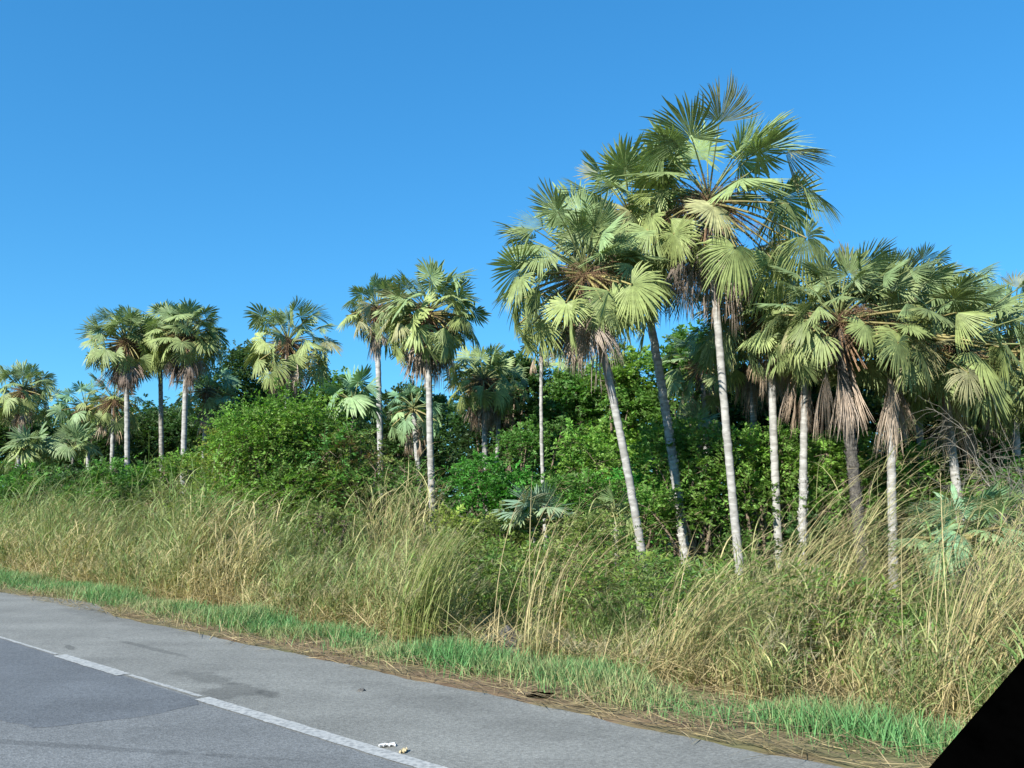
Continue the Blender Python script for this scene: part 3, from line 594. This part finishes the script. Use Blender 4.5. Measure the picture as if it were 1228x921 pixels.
px_ = pxof(B[:, 0], B[:, 1]); hw_ = np.interp(px_, [200, 500, 600, 740, 880, 1000], [.15, .9, 1.4, 1.3, 1.1, .9]) * (1 + .5 * np.array([noise.noise((a * .7, b * .7, 2)) for a, b in zip(t, l)]))
B[:, 2] += hw_ * rng.uniform(0, 1, n) ** .7; kk = (hw_ > .1); B = B[kk]; n = len(B); D = unit(rng.normal(0, .6, (n, 3)) + [.5, -.1, .7])
k = rng.uniform(0, 1, (n, 1)); cc = np.array(PAL['mid']) * k + np.array(PAL['yellow']) * .75 * (1 - k); sprays(m, B, D, np.full(n, .5), 12, .10, .022, cc, rng, sag=.5)
tag(m.build('undergrowth', M_BUSH), 'low leafy undergrowth between grass and palms', 'undergrowth', kind='stuff')

# ------------------------------------------------------------------ grasses
STRAW = np.array([.50, .41, .21]); OLIVE = np.array([.22, .275, .095]); GRN = np.array([.135, .25, .07]); TAN = np.array([.38, .29, .18])
def blades(m, B, az, lean, L, w, col, rng, seg=5, curl=1.0, tipcol=None):
    """arching blades: base B (n,3), azimuth, lean angle from vertical at the base, length, width"""
    n = len(B); t = np.linspace(0, 1, seg + 1); ang = lean[:, None] + curl[:, None] * t[None] ** 1.3
    h = np.stack([np.cos(az), np.sin(az), 0 * az], -1); st = (L / seg)[:, None]
    dx = np.concatenate([np.zeros((n, 1)), np.cumsum(np.sin(ang[:, :-1]) * st, 1)], 1); dz = np.concatenate([np.zeros((n, 1)), np.cumsum(np.cos(ang[:, :-1]) * st, 1)], 1)
    P = B[:, None] + h[:, None] * dx[..., None] + np.array([0, 0, 1.]) * dz[..., None]
    sa = az + math.pi / 2 + rng.normal(0, .7, n); S = np.stack([np.cos(sa), np.sin(sa), rng.normal(0, .2, n)], -1)
    wd_ = w[:, None] * np.interp(t, [0, .3, .7, 1], [.7, 1, .75, .08])[None]
    v, f = ribbons(P, wd_, unit(S)); c = np.repeat(col, (seg + 1) * 2, 0)
    if tipcol is not None:
        tt_ = np.tile(np.repeat(t, 2), n)[:, None] ** 1.5; c = c * (1 - tt_) + np.repeat(tipcol, (seg + 1) * 2, 0) * tt_
    m.add(v, f, c); return P
TOPX = [-400, 0, 100, 200, 300, 400, 470, 530, 580, 640, 700, 780, 860, 920, 980, 1050, 1120, 1180, 1228, 1700]
TOPY = [590, 596, 592, 600, 606, 604, 612, 645, 660, 668, 690, 700, 690, 665, 690, 700, 690, 660, 640, 620]
def tuft(m, base, hgt, dry, nb, rng, spread=.75, heads=6, windaz=0.15, wide=.011, out=(0, 0)):
    """a guinea-grass tuft: arching stems, long drooping leaves off the stems, feathery seed heads"""
    def toned(n, d):
        k = np.clip(d + rng.normal(0, .3, n), 0, 1)[:, None]; g_ = rng.uniform(0, 1, (n, 1))
        return ((OLIVE * g_ + GRN * (1 - g_)) * (1 - k) + STRAW * k) * rng.uniform(.7, 1.25, (n, 1))
    ns = max(8, nb // 4)
    B = base + rng.normal(0, .10, (ns, 3)) * [1, 1, 0]
    az = rng.uniform(0, 6.283, ns); az = np.arctan2(np.sin(az) + out[1], np.cos(az) + .35 + out[0])
    L = hgt * rng.uniform(.55, 1.1, ns)
    P = blades(m, B, az, np.abs(rng.normal(.12, .15, ns)), L, np.full(ns, wide * .6), toned(ns, dry + .15), rng, 6, rng.uniform(.2, 1.0, ns) * spread)
    nl = nb; ii = rng.integers(0, ns, nl); f = rng.uniform(.4, 5.9, nl); a = np.floor(f).astype(int); w = (f - a)[:, None]
    Q = P[ii, a] * (1 - w) + P[ii, a + 1] * w
    az = rng.uniform(0, 6.283, nl); az = np.arctan2(np.sin(az) + out[1], np.cos(az) + .4 + out[0])
    c = toned(nl, dry - .05 + .25 * (f < 1.6))
    blades(m, Q, az, rng.uniform(.15, .8, nl), hgt * rng.uniform(.18, .42, nl), wide * rng.uniform(.7, 1.6, nl), c, rng, 5, rng.uniform(.9, 2.4, nl), tipcol=c * .7 + STRAW * .25)
    if heads:
        B = base + rng.normal(0, .07, (heads, 3)) * [1, 1, 0]; az = rng.normal(windaz, .9, heads)
        P = blades(m, B, az, np.abs(rng.normal(.1, .08, heads)), hgt * rng.uniform(.9, 1.2, heads), np.full(heads, .006), np.tile(STRAW * .7, (heads, 1)), rng, 6, rng.uniform(.5, 1.3, heads) * spread)
        k = 14; tt_ = rng.uniform(0, 1, (heads, k)); a, b = P[:, 4], P[:, 6]
        bb = (a[:, None] + (b - a)[:, None] * tt_[..., None]).reshape(-1, 3); nn = len(bb)
        hc = np.array([.36, .33, .20])
        blades(m, bb, rng.normal(windaz, 1.0, nn), rng.uniform(.6, 1.5, nn), rng.uniform(.06, .18, nn), np.full(nn, .007), np.tile(hc, (nn, 1)) * rng.uniform(.6, 1.15, (nn, 1)), rng, 2, rng.uniform(.3, .9, nn))
rng = np.random.default_rng(401)
DRYX = [-200, 0, 120, 200, 260, 400, 500, 580, 640, 760, 860, 950, 1100, 1228, 1400]; DRYV = [.36, .36, .44, .28, .26, .34, .32, .14, .1, .08, .14, .16, .12, .3, .36]
tg = MB()
CC = []
for _ in range(4000):
    q = (rng.uniform(-5, 48), rng.uniform(7.5, 12.6))
    if all((q[0] - c[0]) ** 2 + (q[1] - c[1]) ** 2 > 1.25 ** 2 for c in CC): CC.append(q)
CC = np.array(CC); CH = rng.uniform(.75, 1.2, len(CC)); CD = rng.normal(0, .26, len(CC))
cell = .36
for t in np.arange(-5, 48, cell):
    for l in np.arange(7.35, 12.6, cell):
        tq, lq = t + rng.normal(0, .12), l + rng.normal(0, .12)
        if rng.uniform() < .12: continue
        p = G(tq, lq, gz(lq)); px = float(pxof(p[0], p[1])); Y = p[1]
        if Y < 2 or Y > 45 or px < -260 or px > 1500: continue
        # bay of the dark rock and shorter growth near the road
        top = np.interp(px, TOPX, TOPY) + rng.normal(0, 7)
        hmax = H + (594 - top) / F * Y - p[2]
        hgt = float(np.clip(hmax, .35, 2.4)) * (1.02 + .6 * noise.noise((tq * .42, lq * .6, 11)) + .18 * noise.noise((tq * 1.5, lq * 1.2, 5))) * (1.0 if l > 8.2 else rng.uniform(.55, .95)) / 1.0
        if 545 < px < 690 and l < 9.0: hgt *= .5
        if 560 < px < 900 and l > 9.4 and rng.uniform() < .6: continue
        dc = np.hypot(CC[:, 0] - tq, CC[:, 1] - lq); ci = int(dc.argmin()); e_ = np.array([tq, lq]) - CC[ci]
        ov = (U * e_[0] + N * e_[1]) * 1.1; hgt *= CH[ci] * (.55 + .58 * math.exp(-(dc[ci] / .62) ** 2))
        near = 1 if Y < 14 else (.75 if Y < 22 else .5)
        dry = np.interp(px, DRYX, DRYV) + .75 * noise.noise((tq * .42, lq * .5, 3)) + .35 * noise.noise((tq * 1.7, lq * 1.5, 8)) + (.06 if l < 8.4 else -.20) + CD[ci]
        tuft(tg, p, hgt, dry, int(96 * near), rng, spread=1.0 if l > 8 else 1.25, heads=int(4 * near), windaz=.1, wide=.011 if Y < 14 else .014, out=ov)
tag(tg.build('tall_grass', M_GRASS), 'tall guinea-like grass in green and straw colours along the road', 'grass', kind='stuff')

# single large tussocks that stand out
def tussock(label, px, Y, hgt, dry, nb, seed, windaz, spread, heads, lean0=.2, wide=.009, col=None, azs=.45):
    rng = np.random.default_rng(seed); g = ground_at(px, Y); m = MB()
    B = rng.normal(0, .14, (nb, 3)) * [1, 1, 0]; az = rng.normal(windaz, azs, nb)
    L = hgt * rng.uniform(.6, 1.25, nb); lean = np.clip(rng.normal(lean0, .14, nb), 0, 1); curl = rng.uniform(.75, 1.35, nb) * spread
    k = np.clip(dry + rng.normal(0, .2, nb), 0, 1)[:, None]; c = (OLIVE if col is None else np.array(col)) * (1 - k) + STRAW * k; c = c * rng.uniform(.6, 1.05, (nb, 1))
    P = blades(m, B, az, lean, L, wide * rng.uniform(.6, 1.4, nb), c, rng, 8, curl, tipcol=c * .7 + TAN * .3)
    nl = nb * 3; ii = rng.integers(0, nb, nl); f = rng.uniform(.5, 6.5, nl); a = np.floor(f).astype(int); w = (f - a)[:, None]
    Q = P[ii, a] * (1 - w) + P[ii, a + 1] * w; la = rng.normal(windaz, 1.1, nl); cl = c[ii] * rng.uniform(.7, 1.15, (nl, 1)) * np.array([.85, 1.0, .85])
    blades(m, Q, la, rng.uniform(.3, 1.1, nl), hgt * rng.uniform(.12, .28, nl), wide * .9 * rng.uniform(.6, 1.4, nl), cl, rng, 5, rng.uniform(.7, 2.0, nl))
    k = min(heads, nb); ii = rng.choice(nb, k, False); q = 12
    a, b = P[ii, 6], P[ii, 8]; bb = (a[:, None] + (b - a)[:, None] * rng.uniform(0, 1, (k, q))[..., None]).reshape(-1, 3); nn = len(bb)
    blades(m, bb, rng.normal(windaz, .8, nn), rng.uniform(.8, 1.6, nn), rng.uniform(.05, .15, nn), np.full(nn, .007), np.tile(STRAW * .8, (nn, 1)) * rng.uniform(.7, 1.2, (nn, 1)), rng, 2, rng.uniform(.2, .8, nn))
    o = m.build('grass_tussock', M_GRASS); o.location = tuple(g); tag(o, label, 'grass', 'large arching grass tussocks'); return o
tussock('golden tussock with long stems leaning right in front of the tallest trunk', 790, 8.6, 1.9, .85, 100, 51, -.1, 1.1, 30, .45, azs=.6)
tussock('tan tussock with many stems arching right above the dark hollow', 900, 10.2, 3.1, .7, 150, 52, -.05, 1.3, 60, .35, azs=.3)
tussock('straw tussock whose stems arch over beneath the tan-skirted palms', 975, 9.6, 2.9, .7, 140, 53, -.05, 1.35, 50, .3, azs=.35)
tussock('pale tussock leaning right at the lower right edge', 1120, 7.2, 2.2, .8, 160, 54, .2, .8, 50, .38)
tussock('pale straw tussock at the right edge, above the car window frame', 1195, 7.4, 2.2, .85, 160, 55, .2, .8, 50, .3)
tussock('thin golden tussock beside the dark rock', 632, 9.2, 1.9, .8, 40, 56, .45, .9, 26, .08)
tussock('yellow-green upright tussock just left of the dark rock', 505, 10.4, 1.5, .3, 200, 57, .3, .8, 10, .05, col=(.17, .26, .05))
tussock('brown-green tussock that arches right above the trunks of the leaning palms', 655, 11.5, 2.6, .7, 60, 58, .0, 1.5, 30, .35, col=(.22, .2, .08))
tussock('straw tussock at the left, in front of the dark shrubs', 62, 22, 2.1, .8, 170, 59, .2, 1.0, 30, .15, wide=.018)
tussock('yellowish tussock standing before the big feathery shrub', 232, 15.5, 2.1, .7, 170, 60, .1, 1.0, 30, .15, wide=.016)
tussock('light tussock left of the slender palm foot', 446, 12.5, 1.4, .7, 170, 61, .15, 1.0, 30, .18)

# green verge
rng = np.random.default_rng(411); vg = MB()
def band(n, l0, l1, t0, t1, hf, colf, w, dens=None, spread=1.0, m=None, seg=4):
    t = rng.uniform(t0, t1, n); l = rng.uniform(l0, l1, n)
    keep = np.array([dens(a, b) for a, b in zip(t, l)]) > rng.uniform(0, 1, n) if dens else np.ones(n, bool)
    t, l = t[keep], l[keep]; n = len(t); B = np.stack([U[0] * t + N[0] * l, U[1] * t + N[1] * l, gz(l) - .01], -1)
    az = rng.uniform(0, 6.283, n); blades(m, B, az, np.abs(rng.normal(.2, .25, n)), hf(t, l) * rng.uniform(.5, 1.25, n), w * rng.uniform(.6, 1.4, n), colf(t, l), rng, seg, rng.uniform(.3, 1.5, n) * spread)
def vd(t, l):
    c = 6.48 + .24 * noise.noise((t * .35, 4, 4)); return math.exp(-((l - c) / .36) ** 2) * (1.1 + 2.1 * noise.noise((t * .9, l * 1.3, 9)))
def vcol(t, l):
    k = np.array([noise.noise((a * .9, b * .9, 6)) for a, b in zip(t, l)])[:, None] * .8 + .22 + rng.normal(0, .22, (len(t), 1)); k = np.clip(k, 0, 1)
    return (np.array([.105, .26, .085]) * (1 - k) + STRAW * .8 * k) * rng.uniform(.75, 1.25, (len(t), 1))
band(80000, 5.8, 7.4, -1, 20, lambda t, l: .21 + .11 * np.sin(t * 2.3) * np.cos(t * .9), vcol, .008, vd, m=vg)
band(42000, 5.8, 7.4, 20, 48, lambda t, l: .30 + 0 * t, vcol, .014, vd, m=vg)
tag(vg.build('verge_grass', M_GRASS), 'short green grass strip along the road edge', 'grass', kind='stuff')
# dry litter: straw lying on the soil
st = MB(); n = 26000; t = rng.uniform(-1, 42, n); l = 5.55 + rng.uniform(0, 1, n) ** 1.2 * 2.3
az = rng.normal(TH + math.pi / 2, .55, n) + math.pi * (rng.uniform(size=n) < .5)
B = np.stack([U[0] * t + N[0] * l, U[1] * t + N[1] * l, gz(l) + rng.uniform(.012, .05, n)], -1)
k = rng.uniform(0, 1, (n, 1)); cc = (STRAW * 1.0 * k + TAN * .75 * (1 - k)) * rng.uniform(.5, 1.15, (n, 1))
blades(st, B, az, rng.normal(1.45, .12, n), rng.uniform(.12, .45, n), rng.uniform(.005, .011, n), cc, rng, 3, rng.normal(.05, .15, n))
n = 14000; t = rng.uniform(-1, 42, n); l = rng.uniform(7.0, 9.0, n); az = rng.uniform(0, 6.28, n)
B = np.stack([U[0] * t + N[0] * l, U[1] * t + N[1] * l, gz(l) + rng.uniform(.02, .2, n)], -1)
blades(st, B, az, rng.normal(1.15, .25, n), rng.uniform(.3, .8, n), rng.uniform(.006, .012, n), np.tile(STRAW, (n, 1)) * rng.uniform(.5, 1.15, (n, 1)), rng, 3, rng.normal(.3, .2, n))
tag(st.build('dry_straw', M_GRASS), 'fallen straw and dry stalks on the brown soil', 'straw', kind='stuff')

# ------------------------------------------------------------------ small things
def lump(name, label, cat, px, py, size, mat, seed, flat=.6, rows=14, rough=.25, z0=0.0, place=None):
    if place is None:
        t, l = tl_of(px, py); c = G(t, l, z0)
    else: c = place
    m = MB(); V = []
    cols = rows * 2
    for i in range(rows + 1):
        for j in range(cols):
            a, b = math.pi * i / rows, 2 * math.pi * j / cols; d = Vector((math.sin(a) * math.cos(b), math.sin(a) * math.sin(b), math.cos(a)))
            r = 1 + rough * 2 * noise.noise(d * 1.4 + Vector((seed, 0, 0))) + rough * noise.noise(d * 4 + Vector((0, seed, 0)))
            V.append((d.x * r * size[0], d.y * r * size[1], max(-.2, d.z) * r * size[2]))
    F_ = [(i * cols + j, i * cols + (j + 1) % cols, (i + 1) * cols + (j + 1) % cols, (i + 1) * cols + j) for i in range(rows) for j in range(cols)]
    m.add(V, F_, (1, 1, 1)); o = m.build(name, mat); o.location = tuple(c); tag(o, label, cat); return o
lump('rock', 'dark grey rock half hidden in the grass behind the verge', 'rock', 0, 0, (.30, .24, .22), M_ROCK, 3, place=ground_at(603, 10.4) + np.array([0, 0, .08]))
lump('stone', 'small dark stone lying on the road shoulder', 'stone', 433, 829, (.035, .03, .022), M_ROCK, 5)
lump('tyre_scrap', 'black scrap of rubber lying in the straw at the road edge', 'rubber scrap', 651, 823, (.12, .035, .03), M_BLACK, 9, place=G(*tl_of(649, 834), -.0))
def crumple(name, label, cat, px, py, sx, sy, mat, seed):
    t, l = tl_of(px, py); m = MB(); n = 9; V = []
    for i in range(n):
        for j in range(n):
            x, y = (i / (n - 1) - .5), (j / (n - 1) - .5); V.append((x * sx, y * sy, .014 + .012 * noise.noise((x * 5 + seed, y * 5, 0)) + .01 * noise.noise((x * 13, y * 13, seed))))
    top = [(a * n + b, (a + 1) * n + b, (a + 1) * n + b + 1, a * n + b + 1) for a in range(n - 1) for b in range(n - 1)]
    k = n * n; V2 = [(x, y, z - .006) for x, y, z in V]; m.add(V + V2, top + [tuple(reversed([q + k for q in f])) for f in top], (1, 1, 1))
    o = m.build(name, mat); o.location = tuple(G(t, l, .004)); o.rotation_euler = (0, 0, seed); tag(o, label, cat); return o
crumple('paper_scrap', 'crumpled white paper on the asphalt beside the painted line', 'litter', 464, 896, .11, .05, M_PAPER, .3)
crumple('card_scrap', 'small yellowish card scrap next to the white paper', 'litter', 484, 903, .07, .04, M_CARD, 1.3)

# the rear window frame of the car the picture is taken from
def door_pt(px, py, d):
    x, y = (px - CX) / F, -(py - 460.5) / F
    v = np.array([x, math.cos(PITCH) - y * math.sin(PITCH), math.sin(PITCH) + y * math.cos(PITCH)]); v = v * d / lat(v)
    return float(alo(v)), float(v[2] + H)
D0 = .62; (ta, za), (tb, zb) = door_pt(1113, 923, D0), door_pt(1230, 787, D0)
sl = (zb - za) / (tb - ta)
def on(z): return ta + (z - za) / sl
SILL = za - .30
door = empty('car_door', G(on(SILL), D0, SILL))
def slab(name, poly, d0, d1, parent, bev=.012):
    m = MB(); k = len(poly); o0 = np.array(parent.location)
    c = np.mean(poly, 0)
    rows = [(0, d0 + bev), (bev, d0), (bev, d1), (0, d1 + bev)] if False else None
    ring = []
    for inset, dd in ((bev, d0), (0, d0 + bev), (0, d1 - bev), (bev, d1)):
        for p in poly:
            q = np.array(p) + unit(c - np.array(p)) * inset; ring.append(G(q[0], q[1 - 1 + 0] * 0 + dd, q[1]) - o0)
    for r in range(3): m.add(ring[r * k:(r + 2) * k], [(i, (i + 1) % k, k + (i + 1) % k, k + i) for i in range(k)], (1, 1, 1))
    m.add(ring[:k], [tuple(range(k))], (1, 1, 1)); m.add(ring[3 * k:], [tuple(reversed(range(k)))], (1, 1, 1))
    return m.build(name, M_BLACK, parent)
top_z = za + .55
slab('window_frame', [(on(SILL), SILL), (on(top_z), top_z), (on(top_z) - .10, top_z), (on(SILL) - .26, SILL)], D0 - .02, D0 + .05, door)
slab('door_panel', [(on(SILL) + .75, SILL - .01), (on(SILL) - .45, SILL - .01), (on(SILL) - .45, SILL - .75), (on(SILL) + .75, SILL - .75)], D0 - .03, D0 + .10, door)
tag(door, 'black slanting car window frame crossing the bottom right corner', 'car door')
print('door', ta, za, tb, zb, SILL)
